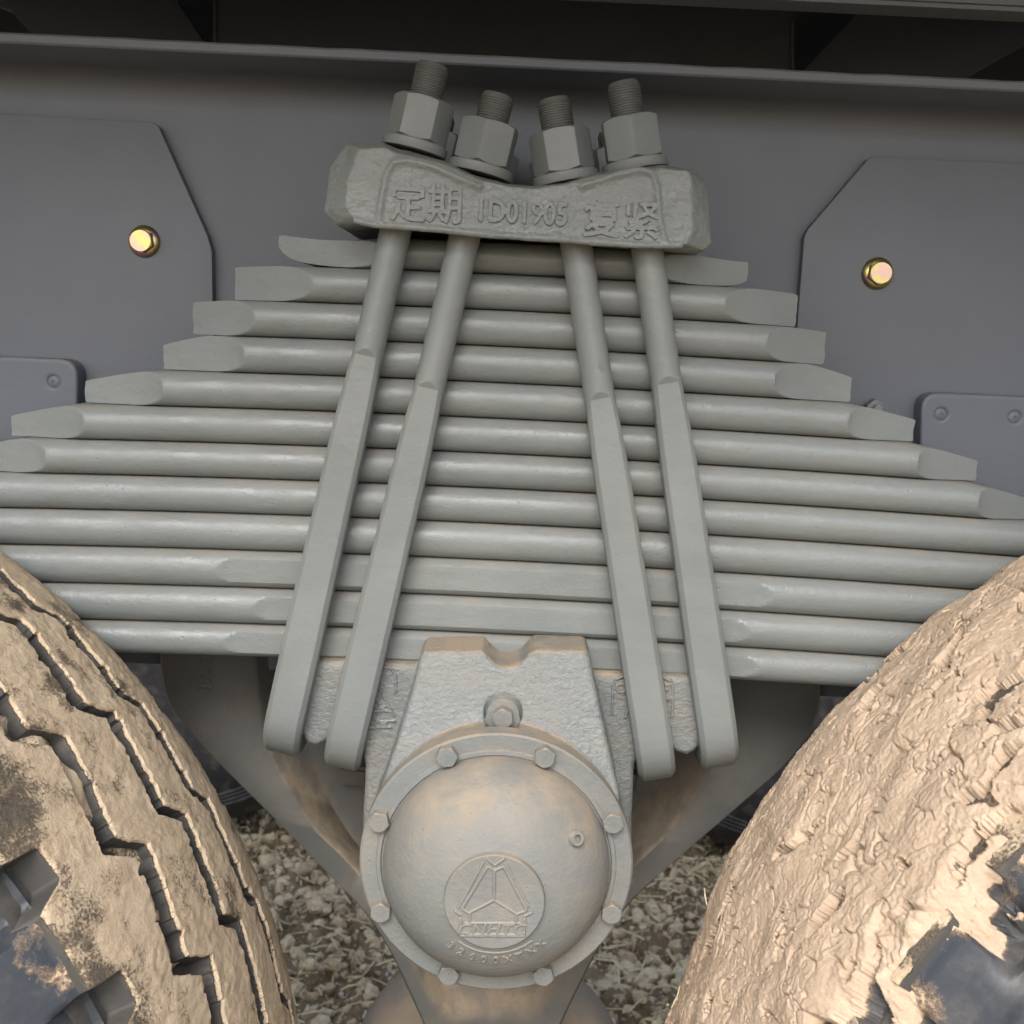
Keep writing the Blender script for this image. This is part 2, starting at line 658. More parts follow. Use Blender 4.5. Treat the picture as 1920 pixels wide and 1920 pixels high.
scatter_clods("soil_clods", 16000, 0.0022, 0.015, M_CLODS, "crumbled clods, lightened against the shade, lying on the soil behind the spring")
scatter_clods("gravel", 260, 0.003, 0.010, M_STONE, "small pale stones scattered between the soil clods")
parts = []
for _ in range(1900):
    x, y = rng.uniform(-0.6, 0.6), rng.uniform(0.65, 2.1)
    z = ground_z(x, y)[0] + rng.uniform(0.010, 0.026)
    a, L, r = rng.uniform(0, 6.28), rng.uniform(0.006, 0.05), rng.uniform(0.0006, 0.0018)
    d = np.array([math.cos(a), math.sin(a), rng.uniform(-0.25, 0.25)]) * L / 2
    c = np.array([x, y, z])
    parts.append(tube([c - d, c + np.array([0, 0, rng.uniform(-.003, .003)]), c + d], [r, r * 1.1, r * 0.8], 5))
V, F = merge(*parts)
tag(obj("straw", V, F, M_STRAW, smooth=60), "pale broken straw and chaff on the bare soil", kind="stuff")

# ------------------------------------------------------------------ frame rail with plates and blocks
WEB = 0.135
ZT = at(960, 170, WEB)[2]
# depth of the flange lip: same height as the underside, seen at py 126 on the centre line
lo, hi = -0.3, WEB
for _ in range(50):
    mid = (lo + hi) / 2
    if at(960, 126, mid)[2] < ZT:
        lo = mid
    else:
        hi = mid
FLY = mid
rail = thing("frame_rail", "grey chassis rail running behind the leaf spring with a lipped top flange", "chassis rail", (0, WEB, ZT))
prof = [(WEB, -0.16)]
fr = 0.016
prof += [(WEB, ZT - fr)]
for t in np.linspace(0, math.pi / 2, 9):
    prof.append((WEB - fr + fr * math.cos(t), ZT - fr + fr * math.sin(t)))
prof += [(FLY + 0.0012, ZT), (FLY, ZT + 0.0012)]
TH = 0.0072
prof += [(FLY, ZT + TH - 0.0015), (FLY + 0.0015, ZT + TH), (WEB + 0.008, ZT + TH), (WEB + 0.008, -0.16)]
xs = np.linspace(-1.6, 1.6, 161)
rings = []
for x in xs:
    w = 0.0006 * perlin(np.array([[x * 30, 3.1, 0]]))[0]
    rings.append([(x, p[0], p[1] + (w if p[1] > ZT + 0.002 else 0)) for p in prof])
V, F = loft(rings)
obj("channel", V, F, M_FRAME, rail)


def flange_bolt(parent, px, py, Y, rot, inscription):
    c = at(px, py, Y)
    b = obj("flange_bolt", *lathe([(0.0004, 0.0), (0.0116, 0.0), (0.0121, 0.0006), (0.0118, 0.0013), (0.0092, 0.0028), (0.0080, 0.0034), (0.0004, 0.0036)], c, n=56), M_ZINC, parent)
    h = hexnut(c + np.array([0, -0.003, 0]), (0, -1, 0), 0.0160, 0.0068, rot, under=False)
    obj("bolt_head", *h, M_ZINC, b, smooth=17)
    tv = []
    for s, du, dv in inscription:
        tv.append(place_text(text_mesh(s, 0.0042, 0.0003, 0.0001), c + np.array([du, -0.0092, dv]), rot + 0.5))
    obj("head_marking", *merge(*tv), M_ZINC, b)
    return b


def plate(name, label, cat, pts, Y, th, bev, mat, group):
    P3 = [xz(px, py, Y) for px, py in pts]
    c = np.mean(P3, axis=0)
    t = thing(name, label, cat, (c[0], Y, c[1]), group)
    obj("plate", *prism(P3, Y, Y + th, bev), mat, t)
    return t


GY = WEB - 0.0095
gl = plate("gusset_plate", "flat grey stiffening plate left of the clamp block, held by a yellow bolt", "stiffening plate",
           [(-420, 190), (285, 229), (297, 237), (388, 440), (397, 470), (400, 660), (402, 900), (-420, 880)], GY, 0.0093, 0.0008, M_FRAME, "bolted frame plates")
flange_bolt(gl, 271, 453, GY, 0.15, [("9", -0.0005, 0.003), ("8.8", 0.0003, -0.0005)])
gr = plate("gusset_plate.001", "flat grey stiffening plate right of the clamp block, held by a pinkish bolt", "stiffening plate",
           [(2350, 325), (1640, 294), (1628, 298), (1515, 430), (1508, 445), (1494, 620), (1480, 930), (2350, 960)], GY, 0.0093, 0.0008, M_FRAME, "bolted frame plates")
flange_bolt(gr, 1645, 513, GY, -0.1, [("10.9", -0.0005, 0.0022), ("CT", 0.0006, -0.0024)])


def rounded(pts, rad, which, n=6):
    """round the listed corners of a pixel polygon"""
    out = []
    N = len(pts)
    for i, p in enumerate(pts):
        p = np.array(p, float)
        if i not in which:
            out.append(tuple(p))
            continue
        a, b = np.array(pts[i - 1], float), np.array(pts[(i + 1) % N], float)
        u, v = (a - p) / np.linalg.norm(a - p), (b - p) / np.linalg.norm(b - p)
        for t in np.linspace(0, 1, n):
            out.append(tuple((1 - t) ** 2 * (p + u * rad) + 2 * t * (1 - t) * p + t * t * (p + v * rad)))
    return out


def bump_block(label, pts, holes, group, name):
    Y = 0.108
    P3 = [xz(px, py, Y) for px, py in pts]
    c = np.mean(P3, axis=0)
    t = thing(name, label, "mounting block", (c[0], Y, c[1]), group)
    cuts = [lathe([(0.0048, -0.0025), (0.0048, 0.02)], at(px, py, Y), n=32) for px, py in holes]
    body = prism(P3, Y, GY - 0.0003, 0.0016, 3)
    V, F = cast([body], 0.0011, 2, 0.00005, 200, cuts)
    obj("block", V, F, M_FRAME, t, smooth=180)
    for px, py in holes:
        q = at(px, py, Y)
        r = lathe([(0.0045, -0.003), (0.0045, -0.0012), (0.0036, -0.0006), (0.0014, -0.0004), (0.0009, -0.0011), (0.0002, -0.0011)], q, n=28)
        obj("rivet", *r, M_FRAME, t)
    return t


bump_block("grey block with one rivet at the left edge beside the spring ends",
           rounded([(-340, 655), (146, 674), (143, 830), (-340, 830)], 36, {1}), [(100, 716)], "riveted blocks on the frame", "mounting_block")
bump_block("grey block with two rivets at the right edge behind the spring ends",
           rounded([(1728, 735), (2330, 762), (2330, 1060), (1722, 1010)], 36, {0}), [(1765, 777), (1903, 783)], "riveted blocks on the frame", "mounting_block.001")
c = at(1637, 766, 0.122)
sn = thing("lock_nut", "small dark hex nut peeping out above a right hand leaf tip", "nut", c)
obj("nut", *hexnut(c, (0, -1, 0), 0.0135, 0.009, 0.2), M_FRAME, sn)
obj("stud", *lathe([(0.0042, 0.0), (0.0042, 0.012), (0.0034, 0.013), (0.0003, 0.013)], c, n=24), M_NUT, sn)

# ------------------------------------------------------------------ truck bed overhead
bed = thing("truck_bed", "dark underside of the truck bed above the chassis rail", "truck bed", (0, 0.3, 0.46))
obj("floor_panel", *box(-1.5, 1.5, -0.46, 0.44, 0.47, 0.478), M_BED, bed)
zb = at(1440, 21, 0.10)[2]
obj("side_beam", *box(-1.5, 1.5, 0.07, 0.10, zb, zb + 0.11, 0.003), M_FRAME, bed)
xa, xb = at(405, 60, 0.26)[0], at(1487, 100, 0.26)[0]
obj("cross_member", *box(xa, xb, 0.26, 0.36, 0.30, 0.466, 0.002), M_BED, bed, label="wide dark box section between the two braces")


def brace(pts, Y, th):
    obj("brace", *prism([xz(px, py, Y) for px, py in pts], Y, Y + th, 0.001), M_FRAME, bed)  # braces and side beam take the lighter frame paint in place of light


brace([(-60, -60), (290, -60), (392, 92), (70, 75), (20, 20), (-60, -10)], 0.30, 0.012)
brace([(1640, -10), (2000, 0), (2000, 40), (1760, 175), (1480, 160)], 0.30, 0.012)
obj("back_panel", *box(-1.5, 1.5, 0.43, 0.438, 0.26, 0.466), M_BED, bed)
for V, F in (tube([at(403, y, 0.258) for y in range(-20, 100, 12)], [0.0012 + 0.0006 * (i % 2) for i in range(10)], 6),
             tube([at(1486, y, 0.258) for y in range(40, 160, 12)], [0.0012 + 0.0006 * (i % 2) for i in range(10)], 6)):
    obj("weld_bead", V, F, M_BED, bed)

# ------------------------------------------------------------------ leaf spring
BND = [455, 515, 582.5, 650.5, 719, 786, 852, 917.5, 983.5, 1052, 1122, 1190, 1252]
ZB = [at(960, b, 0.008)[2] for b in BND]
RAD = 11.0
XC = at(960, 850, 0)[0]
LEN = [(522, 1404), (441, 1497), (362, 1550), (307, 1600), (160, 1719), (22, 1838), (-75, 1945), (-260, 2090), (-430, 2260), (-560, 2400), (-600, 2440), (-620, 2460)]
FAC = [(722, 1235), (585, 1362), (476, 1440), (456, 1456), (304, 1595), (156, 1727), (85, 1843), (-140, 1970), (-320, 2140), None, None, None]
FLATS = [None] * 9 + [(432, 1425), (502, 1379), (447, 1398)]
TAPER = [0, 0.0012, 0.0018, 0.007, 0.0085, 0.0095, 0.010, 0.010, 0.010, 0, 0, 0]
spring = thing("leaf_spring", "stack of twelve grey steel leaves stepped shorter towards the top", "leaf spring", (XC, 0.045, ZB[-1]))
for i in range(12):
    pm = (BND[i] + BND[i + 1]) / 2
    z1, z0 = ZB[i] - 0.00025, ZB[i + 1] + 0.00025
    t = z1 - z0
    zc = (z1 + z0) / 2
    x0 = at(LEN[i][0], pm, 0.023)[0]
    x1 = at(LEN[i][1], pm, 0.023)[0]
    nP = 22
    ph = np.linspace(-math.pi / 2, math.pi / 2, nP)
    ry = 0.0110
    front = [(ry - ry * abs(math.cos(a)), zc + t / 2 * math.sin(a)) for a in ph]
    back = [(0.09 - ry + ry * math.cos(a), zc + t / 2 * math.sin(a)) for a in np.linspace(math.pi / 2, -math.pi / 2, 10)]
    sec = np.array(front + back)
    if FAC[i]:
        f0, f1 = at(FAC[i][0], pm, 0.0)[0], at(FAC[i][1], pm, 0.0)[0]
    if FLATS[i]:
        g0, g1 = at(FLATS[i][0], pm, 0.0)[0], at(FLATS[i][1], pm, 0.0)[0]
    dense = 0.0012
    xs = list(np.arange(x0, x0 + 0.075, dense)) + list(np.arange(x0 + 0.075, x1 - 0.075, 0.004)) + list(np.arange(x1 - 0.075, x1, dense)) + [x1]
    if FLATS[i]:
        for g in (g0, g1):
            xs += list(np.arange(g - 0.016, g + 0.016, 0.0008))
    xs = sorted(set(np.round(xs, 6)))
    rings = []
    for x in xs:
        y, z = sec[:, 0].copy(), sec[:, 1].copy()
        dl, dr = x - x0, x1 - x
        d = min(dl, dr)
        left = dl < dr
        ylim = -1.0
        if FAC[i]:
            if x < f0:
                ylim = 0.023 * ((f0 - x) / (f0 - x0)) ** (0.85 if i < 3 else 0.7)
            elif x > f1:
                ylim = 0.023 * ((x - f1) / (x1 - f1)) ** (0.85 if i < 3 else 0.7)
        if FLATS[i]:
            e = min(x - g0, g1 - x)
            ylim = max(ylim, 0.0023 * float(sstep(-0.013, 0.0, e)) - (0 if e > -0.013 else 1))
        y = np.maximum(y, ylim)
        tl = 0.052 if i > 3 else 0.034
        if TAPER[i] and d < tl:
            zt = z1 - TAPER[i] * (1 - d / tl) ** 1.25
            z = np.where(z > z0 + 0.3 * t, np.minimum(z, z0 + 0.3 * t + (z - z0 - 0.3 * t) * (zt - z0 - 0.3 * t) / (0.7 * t)), z)
        if i == 0:
            L = 0.072
            if d < L:
                q = 1 - d / L
                top = z1 - (0.0027 * math.sin(math.pi * min(q * 1.08, 1.0)) if left else 0.0030 * (3 * q * q - 2 * q ** 3))
                bot = z0 - 0.0003 + (0.0066 * q ** 3 + 0.0060 * q ** 14 if left else 0.0008 * q ** 2 + 0.0045 * q ** 10)
                z = bot + (z - z0) / t * (top - bot)
        if d < 0.0016:
            z = zc + (z - zc) * (1 - 0.05 * (1 - d / 0.0016))
        z = z - ((x - XC) ** 2) / (2 * RAD)
        rings.append(np.stack([np.full(len(y), x), y, z], 1))
    V, F = loft(rings)
    w = 0.00012 * fbm(V * np.array([25, 60, 60]) + i * 9.1, 3) + 0.00009 * fbm(V * np.array([90, 160, 160]) + i * 5.1, 2)
    V[:, 1] += w * (V[:, 1] < 0.02)
    tipw = sstep(0.012, 0.0, np.minimum(V[:, 0] - x0, x1 - V[:, 0])) * 0.0008
    V[:, 0] += tipw * perlin(np.stack([V[:, 2] * 160, V[:, 1] * 90, np.full(len(V), i * 3.3)], 1))
    V[:, 2] += tipw * 0.5 * perlin(np.stack([V[:, 0] * 160, V[:, 1] * 60, np.full(len(V), i * 5.3)], 1))
    lab = None
    if i == 0:
        lab = "shortest leaf at the top with thin upturned ends"
    elif i > 8:
        lab = ["third leaf from the bottom with a long flat on its edge", "second leaf from the bottom with a flat on its edge", "bottom leaf resting on the spring seat"][i - 9]
    obj("leaf", V, F, M_LEAF, spring, label=lab, smooth=24)

# ------------------------------------------------------------------ clamp block on top of the stack
YF, YS, YB = -0.036, -0.023, 0.128
front = [(673, 279), (722, 276), (745, 287), (790, 296), (835, 309), (895, 335), (955, 349), (1000, 353), (1060, 345), (1110, 331), (1180, 318),
         (1240, 315), (1290, 320), (1297, 336), (1299, 430), (1286, 459), (1200, 459), (1060, 449), (902, 436), (769, 421), (690, 416), (662, 408), (647, 387), (652, 340)]
sil = [(648, 268), (718, 266), (745, 278), (790, 290), (835, 303), (895, 330), (955, 345), (1000, 349), (1060, 341), (1110, 326), (1180, 312),
       (1240, 308), (1305, 318), (1326, 345), (1335, 456), (1320, 471), (1200, 462), (1060, 450), (902, 437), (769, 422), (690, 420), (628, 421), (606, 396), (618, 315)]
cl = thing("clamp_block", "cast grey clamp block with raised characters, under the four stud nuts", "clamp block",
           at(970, 400, YF + 0.05))
r1 = [(*xz(px, py, YF), YF) for px, py in front]
r2 = [(*xz(px, py, YS), YS) for px, py in sil]
rg = [[(a, y, b) for a, b, y in r1], [(a, y, b) for a, b, y in r2], [(a, YB - 0.01, b) for a, b, y in r2], [(a, YB, b + (0.006 if b < 0.19 else -0.006)) for a, b, y in r2]]
lips = []
for pl, rr in (([(708, 424), (716, 372), (724, 330), (738, 304), (766, 301), (815, 314), (862, 335), (905, 352)], 0.0024),
               ([(1246, 452), (1236, 405), (1232, 350), (1222, 323), (1195, 318), (1150, 330), (1085, 350)], 0.0024),
               ([(662, 412), (700, 421), (800, 428), (930, 441), (1050, 449), (1200, 460), (1280, 459)], 0.0024),
               ([(733, 425), (738, 360), (745, 330)], 0.0011), ([(1262, 455), (1250, 400), (1246, 350)], 0.0011)):
    lips.append(tube(polyline([np.array([*xz(px, py, YF), 0])[[0, 2, 1]] + np.array([0, YF + 0.0004, 0]) for px, py in pl]), rr, 8))
chip = lathe([(0.004, 0.0), (0.002, 0.0025), (0.0005, 0.003)], at(1045, 443, YF + 0.001), n=16)
V, F = cast([loft(rg), *lips, chip], 0.0009, 9, 0.00020, 240)
fr_ = sstep(-0.02, -0.034, V[:, 1])
V[:, 1] -= 0.00045 * fr_ * fbm(V * np.array([70, 10, 95]), 3, 0.55)
obj("casting", V, F, M_CLAMP, cl, smooth=180)
tparts = []
for body, (cx, cy), size, wd_, bold in (("定期", (799, 381), 0.0255, 0.93, 0.0005), ("复紧", (1165, 411), 0.0255, 1.0, 0.0005)):
    tparts += embolden(place_text(text_mesh(body, size * 0.95, 0.0016, 0, width=wd_), at(cx, cy, YF), -0.004, YF), bold)
tparts += embolden(place_text(text_mesh("1D01905", 0.0190, 0.0018, 0, spacing=1.0, width=0.80), at(981, 398, YF), -0.004, YF), 0.0006)
V, F = cast(tparts, 0.00030, 3, 0.00014, 330)
obj("lettering", V, F, M_CLAMP, cl, smooth=180)

# ------------------------------------------------------------------ U-bolts
UB = [((742, 430), (527, 1386), (812, 121), 655, "tallest"), ((870, 435), (643, 1415), (934, 178), 715, "b"),
      ((1077, 450), (1231, 1436), (1038, 186), 735, "c"), ((1213, 460), (1350, 1412), (1168, 155), 706, "d")]
NUT0 = [(780, 286), (902, 330), (1062, 345), (1189, 322)]
LABU = ["outer left U-bolt, its threaded stud standing tallest above the clamp block",
        "inner left U-bolt, its nut second from the left on the clamp block",
        "inner right U-bolt with a paint run down its rod",
        "outer right U-bolt, its nut nearest the right end of the clamp block"]
NROT = [0.05, 0.42, -0.05, 0.50]
YA, YR = -0.0105, 0.0985
for q, (pm_, pb_, pt_, ptr, _) in enumerate(UB):
    A, B = at(*pt_, YA), at(*pb_, YA)
    u = (B - A)
    Lg = np.linalg.norm(u)
    u = u / Lg
    e1 = np.array([-u[2], 0, u[0]])
    if e1[0] < 0:
        e1 = -e1
    ub = thing("u_bolt" if q == 0 else "u_bolt.%03d" % q, LABU[q], "U-bolt", B, "U-bolts clamping the spring")
    st = np.dot(at(pm_[0] + (pb_[0] - pm_[0]) * (ptr - pm_[1]) / (pb_[1] - pm_[1]), ptr, YA) - A, u)
    NP = 112
    phi = np.linspace(0, 2 * math.pi, NP, endpoint=False)

    def section(s):
        """(lateral, outward) outline at distance s from the stud tip"""
        w = sstep(st, st + 0.07, s)
        a = 0.0100 + 0.0017 * w + 0.0013 * sstep(st + 0.07, Lg - 0.05, s)
        fl = 0.0100 if s < st - 0.0005 else 0.0100 - 0.0022 * min((s - st + 0.0005) / 0.0045, 1) + 0.0014 * w
        b = 0.0100
        planes = [(0, a), (math.pi, a), (math.pi / 2, b), (-math.pi / 2, b)]
        if s < st + 0.001:
            r = np.full(NP, 0.0100)
        else:
            m = min((s - st) / 0.02, 1)
            k = (a * 0.74 + fl) * 0.7071
            planes += [(math.pi / 4 + j * math.pi / 2, k) for j in range(4)]
            ss = sum(np.maximum(np.cos(phi - an) / dd, 0) ** 60 for an, dd in planes)
            r = (1 - m) * 0.0100 + m * ss ** (-1 / 60)
        x, n = r * np.cos(phi), r * np.sin(phi)
        return x, np.minimum(n, fl)

    rings = []
    bend = 0.030
    n0 = np.array([0, -1.0, 0])

    def add(c, nrm, s):
        x, n = section(s)
        rings.append(c + x[:, None] * e1 + n[:, None] * nrm)

    ss = list(np.arange(0.055, st - 0.004, 0.012)) + list(np.arange(st - 0.004, st + 0.008, 0.0004)) + list(np.arange(st + 0.008, Lg - bend + 0.010, 0.008))
    for s in ss:
        add(A + u * s, n0, s)
    c0 = A + u * (Lg - bend + 0.010)
    cc = c0 + np.array([0, bend, 0])
    for t in np.linspace(0, math.pi / 2, 14)[1:]:
        add(cc + bend * (math.cos(t) * np.array([0, -1, 0]) + math.sin(t) * u), math.cos(t) * n0 + math.sin(t) * u, Lg)
    c1 = cc + bend * u + np.array([0, (YR - YA) - 2 * bend, 0])
    cc2 = c1 - bend * u
    for t in np.linspace(0, math.pi / 2, 10):
        add(cc2 + bend * (math.cos(t) * u + math.sin(t) * np.array([0, 1, 0])), math.cos(t) * u + math.sin(t) * np.array([0, 1.0, 0]), Lg)
    ce = cc2 + np.array([0, bend, 0])
    for s in (0.02, Lg - 0.10, Lg - 0.03 - 0.055):
        add(ce - u * s, np.array([0, 1.0, 0]), Lg)
    V, F = loft(rings)
    V = V + 0.00010 * np.stack([perlin(V * 45 + q), perlin(V * 45 + 30 + q), 0 * V[:, 0]], 1)
    obj("rod", V, F, M_ROD, ub, smooth=28)
    # hardware: nut and washer sit square to the rod
    def hardware(base, tiplen, rot, front_):
        up = -u
        w0 = base
        obj("washer", *lathe([(0.0102, 0.0), (0.0203, 0.0), (0.0207, 0.0006), (0.0207, 0.0052), (0.0200, 0.0060), (0.0102, 0.0060)], w0, up, 64), M_NUT, ub)
        nh = 0.0262
        obj("nut", *hexnut(w0 + up * 0.0061, up, 0.0335, nh, rot), M_NUT, ub, smooth=17)
        z = 0.0061 + nh
        pr = [(0.0098, z - 0.004)]
        h = z - 0.002
        while h < z + tiplen - 0.0035:
            pr += [(0.0097, h), (0.0104, h + 0.0005), (0.0104, h + 0.0008), (0.0097, h + 0.0013)]
            h += 0.00155
        pr += [(0.0101, z + tiplen - 0.003), (0.0088, z + tiplen), (0.0004, z + tiplen)]
        obj("threaded_stud", *lathe(pr, w0, up, 48), M_THREAD, ub)
    s0 = np.dot(at(*NUT0[q], YA) - A, u)
    base = A + u * s0
    hardware(base, s0 - 0.0061 - 0.0262, NROT[q], True)
    hardware(base + np.array([0, YR - YA, 0]) + u * 0.0, s0 - 0.042, NROT[q] + 0.3, False)
    if q == 2:
        pts = []
        for px, py, off in ((1092, 600, 0), (1103, 628, 0), (1112, 648, 0), (1120, 668, 0), (1126, 690, 0), (1127, 702, 0)):
            w = at(px, py, YA - 0.0088)
            pts.append(w)
        obj("paint_run", *tube(pts, [0.0004, 0.0009, 0.0009, 0.001, 0.0018, 0.0005], 8), M_ROD, ub)

# ------------------------------------------------------------------ hub measurements
HY = -0.072                                   # front face of the cover flange
hb = HY - 0.006
zt_, zb_ = at(931, 1421, hb)[2], at(929, 1831, hb)[2]
HZ, BR = (zt_ + zb_) / 2, (zt_ - zb_) / 2 / 0.924
HX = at(930, 1622, hb)[0]
HC = np.array([HX, HY, HZ])
FR = BR * 1.095                               # flange radius
DR = BR * 0.905                               # dome radius
HROT = math.radians(2.6)

# ------------------------------------------------------------------ spring seat (saddle on the trunnion)
SY, EY = -0.032, -0.005
seat = thing("spring_seat", "rough cast grey saddle with a notched top below the bottom leaf", "spring seat", (HX, 0.04, at(940, 1400, 0)[2]))
ears = [(536, 1236), (1325, 1271), (1322, 1376), (1308, 1408), (1290, 1419), (1268, 1412), (1250, 1398), (1205, 1400), (1190, 1440), (1186, 1540), (1184, 1660),
        (676, 1640), (679, 1540), (684, 1440), (676, 1405), (625, 1382), (610, 1394), (592, 1402), (573, 1395), (560, 1372)]
face = [(795, 1222), (905, 1222), (920, 1238), (935, 1250), (955, 1253), (975, 1246), (992, 1228), (1006, 1220), (1098, 1221), (1106, 1230), (1120, 1300), (1142, 1400),
        (1163, 1490), (1163, 1508), (707, 1508), (710, 1490), (742, 1390), (770, 1300), (787, 1230)]


def yface(py):
    return SY - 0.0165 * max((py - 1222) / 160.0, 0)


def seat_face():
    """raised face of the saddle: leans forward down to the hub"""
    ring = []
    for px, py in face:
        y_ = yface(py)
        x_, z_ = xz(px, py, y_)
        ring.append((x_, y_, z_))
    ring = np.array(ring)
    ctr = ring.mean(0)
    inner = ring + (ctr - ring) / np.linalg.norm((ctr - ring)[:, [0, 2]], axis=1)[:, None] * 0.0022
    inner[:, 1] = ring[:, 1]
    edge_ = ring.copy()
    edge_[:, 1] += 0.0022
    back_ = ring.copy()
    back_[:, 1] = 0.02
    return loft([inner, edge_, back_])


parts = [prism([xz(px, py, EY) for px, py in ears], EY, 0.094, 0.006, 3),
         seat_face(),
         lathe([(FR * 0.99, -0.055), (FR * 0.99, HY + 0.013 - HY - 0.001)], np.array([HX, HY + 0.0, HZ]), (0, -1, 0), 96) if False else
         lathe([(FR * 0.985, -0.15), (FR * 0.985, -0.0135)], HC, (0, -1, 0), 96)]
LY = yface(1340)
bz = at(943, 1340, LY)
cutb = [lathe([(0.0123, -0.0045), (0.0123, 0.012)], bz + np.array([0, 0, 0.0008]), n=40)]
marks = []
for pl in ([(704, 1352), (742, 1352)], [(742, 1300), (742, 1265), (732, 1253), (712, 1250)], [(704, 1275), (722, 1310), (740, 1345)], [(698, 1303), (716, 1322)],
           [(690, 1335), (735, 1330)], [(690, 1365), (735, 1363)],
           [(1148, 1340), (1149, 1290), (1154, 1274), (1168, 1268), (1180, 1268)], [(1243, 1270), (1258, 1277), (1262, 1290), (1260, 1345)], [(1180, 1320), (1172, 1346)]):
    marks.append(tube(polyline([np.array([*xz(px, py, EY), 0])[[0, 2, 1]] + np.array([0, EY - 0.0001, 0]) for px, py in pl], 0.002), 0.0012, 6))
for body, (cx, cy), size in (("O", (1165, 1290), 0.010), ("E", (1250, 1288), 0.007), ("m", (1250, 1308), 0.006), ("08", (715, 1357), 0.0085), ("W2", (716, 1328), 0.007)):
    marks.append(place_text(text_mesh(body, size, 0.0013, 0.0004), at(cx, cy, EY), -0.03, EY))
V, F = cast(parts, 0.0011, 3, 0.00015, 300, cutb)
obj("casting", V, F, M_SEAT, seat, smooth=180)
xm1, xm2 = at(943, 1300, EY)[0], at(1215, 1300, EY)[0]
for lo_, hi_ in ((-1, xm1), (xm1, xm2), (xm2, 1)):
    sel = [m_ for m_ in marks if lo_ < np.asarray(m_[0])[:, 0].mean() < hi_]
    V, F = cast(sel, 0.0005, 3, 0.0001, 260)
    obj("cast_marking", V, F, M_SEAT, seat, smooth=180)

# ------------------------------------------------------------------ hub cover
hub = thing("hub_cover", "round domed hub cover with raised emblem, ringed by eight bolts", "hub cover", HC)
obj("flange", *lathe([(0.04, -0.0135), (FR - 0.0006, -0.0135), (FR, -0.0125), (FR, -0.0012), (FR - 0.0012, 0.0), (DR + 0.0045, 0.0), (DR + 0.0040, 0.0012), (DR + 0.0016, 0.0014), (DR + 0.0008, 0.0), (0.04, -0.001)], HC, n=160), M_HUB, hub, smooth=30)
# emblem plane depth: the disc centre is seen at (935, 1690) and lies on the hub axis
lo, hi = -0.30, HY
for _ in range(50):
    mid = (lo + hi) / 2
    if at(935, 1689, mid)[2] < HZ:
        hi = mid
    else:
        lo = mid
EYM = max(min(mid, HY - 0.05), HY - 0.095)
DH = HY - EYM - 0.0035


def dome_h(r):
    return DH * np.maximum(1 - (np.minimum(np.asarray(r, float), DR) / DR) ** 2.5, 0) ** 0.56


rr = DR * (1 - np.linspace(0, 1, 70) ** 2.2)
rr[-1] = 0.0003
prof = [(DR, -0.004)] + [(r, float(dome_h(r)) + 0.0004) for r in rr]
V, F = lathe(prof, HC, n=160)
dome = obj("dome", V, F, M_HUB, hub, smooth=60)
ER = 0.0298
def on_dome(u, v):
    r = math.hypot(u, v)
    return np.array([HX + u, HY - float(dome_h(r)), HZ + v])
embl_h = float(dome_h(ER)) + 0.0022
ec, es = math.cos(HROT), math.sin(HROT)
e_top = max(embl_h, float(dome_h(0)) + 0.0012)
obj("emblem_disc", *lathe([(ER + 0.0008, float(dome_h(ER)) - 0.004), (ER, e_top - 0.0005), (ER - 0.0005, e_top), (0.0003, e_top)], HC, n=96), M_HUB, hub, smooth=30)


def em(px, py):
    """emblem artwork measured in the 1920 px enlargement of the disc (centre 935, 880, radius 680)"""
    u, v = (px - 935) / 680 * ER, -(py - 885) / 640 * ER
    return np.array([HX + u * ec - v * es, HY - e_top, HZ + u * es + v * ec])


def ridge(pts, w, closed=False, h=0.0007):
    P_ = [em(*p) for p in pts]
    if closed:
        P_.append(P_[0])
    return tube(polyline(P_, 0.0012), w, 6)


art = [ridge([(790, 340), (450, 960)], 0.0011), ridge([(1090, 360), (1400, 940)], 0.0011),
       ridge([(850, 395), (500, 970), (590, 1030), (935, 850), (935, 450), (850, 395)], 0.0011),
       ridge([(1060, 395), (1370, 990), (1240, 1040), (935, 850)], 0.0011), ridge([(1060, 395), (940, 455)], 0.0011),
       ridge([(830, 285), (945, 380), (1080, 280)], 0.0011), ridge([(400, 1000), (490, 1060)], 0.0011), ridge([(1450, 1010), (1340, 1075)], 0.0011),
       ridge([(480, 1090), (480, 1340), (1340, 1340), (1350, 1100)], 0.0011), ridge([(530, 1165), (1300, 1165)], 0.0011), ridge([(530, 1320), (1300, 1320)], 0.0011),
       ridge([(600, 1040), (600, 1150)], 0.0011), ridge([(1230, 1050), (1230, 1150)], 0.0011)]
V, F = cast(art, 0.0003, 2, 0.00005, 300)
obj("emblem", V, F, M_HUB, hub, smooth=180)
tm = text_mesh("CNHTC", 0.0092, 0.0011, 0, shear=0.2, spacing=1.05, width=1.22)
V, F = cast(embolden(place_text(tm, em(915, 1243), HROT, HY - e_top), 0.00022), 0.00017, 2, 0.00002, 400)
obj("lettering", V, F, M_HUB, hub, smooth=180)
arc = []
for t in np.linspace(math.radians(-128), math.radians(-50), 30):
    r = ER * 1.19
    arc.append(on_dome(r * math.cos(t + HROT), r * math.sin(t + HROT)))
tl = [tube(arc, 0.0011, 6)]
word = "32600XTXX"
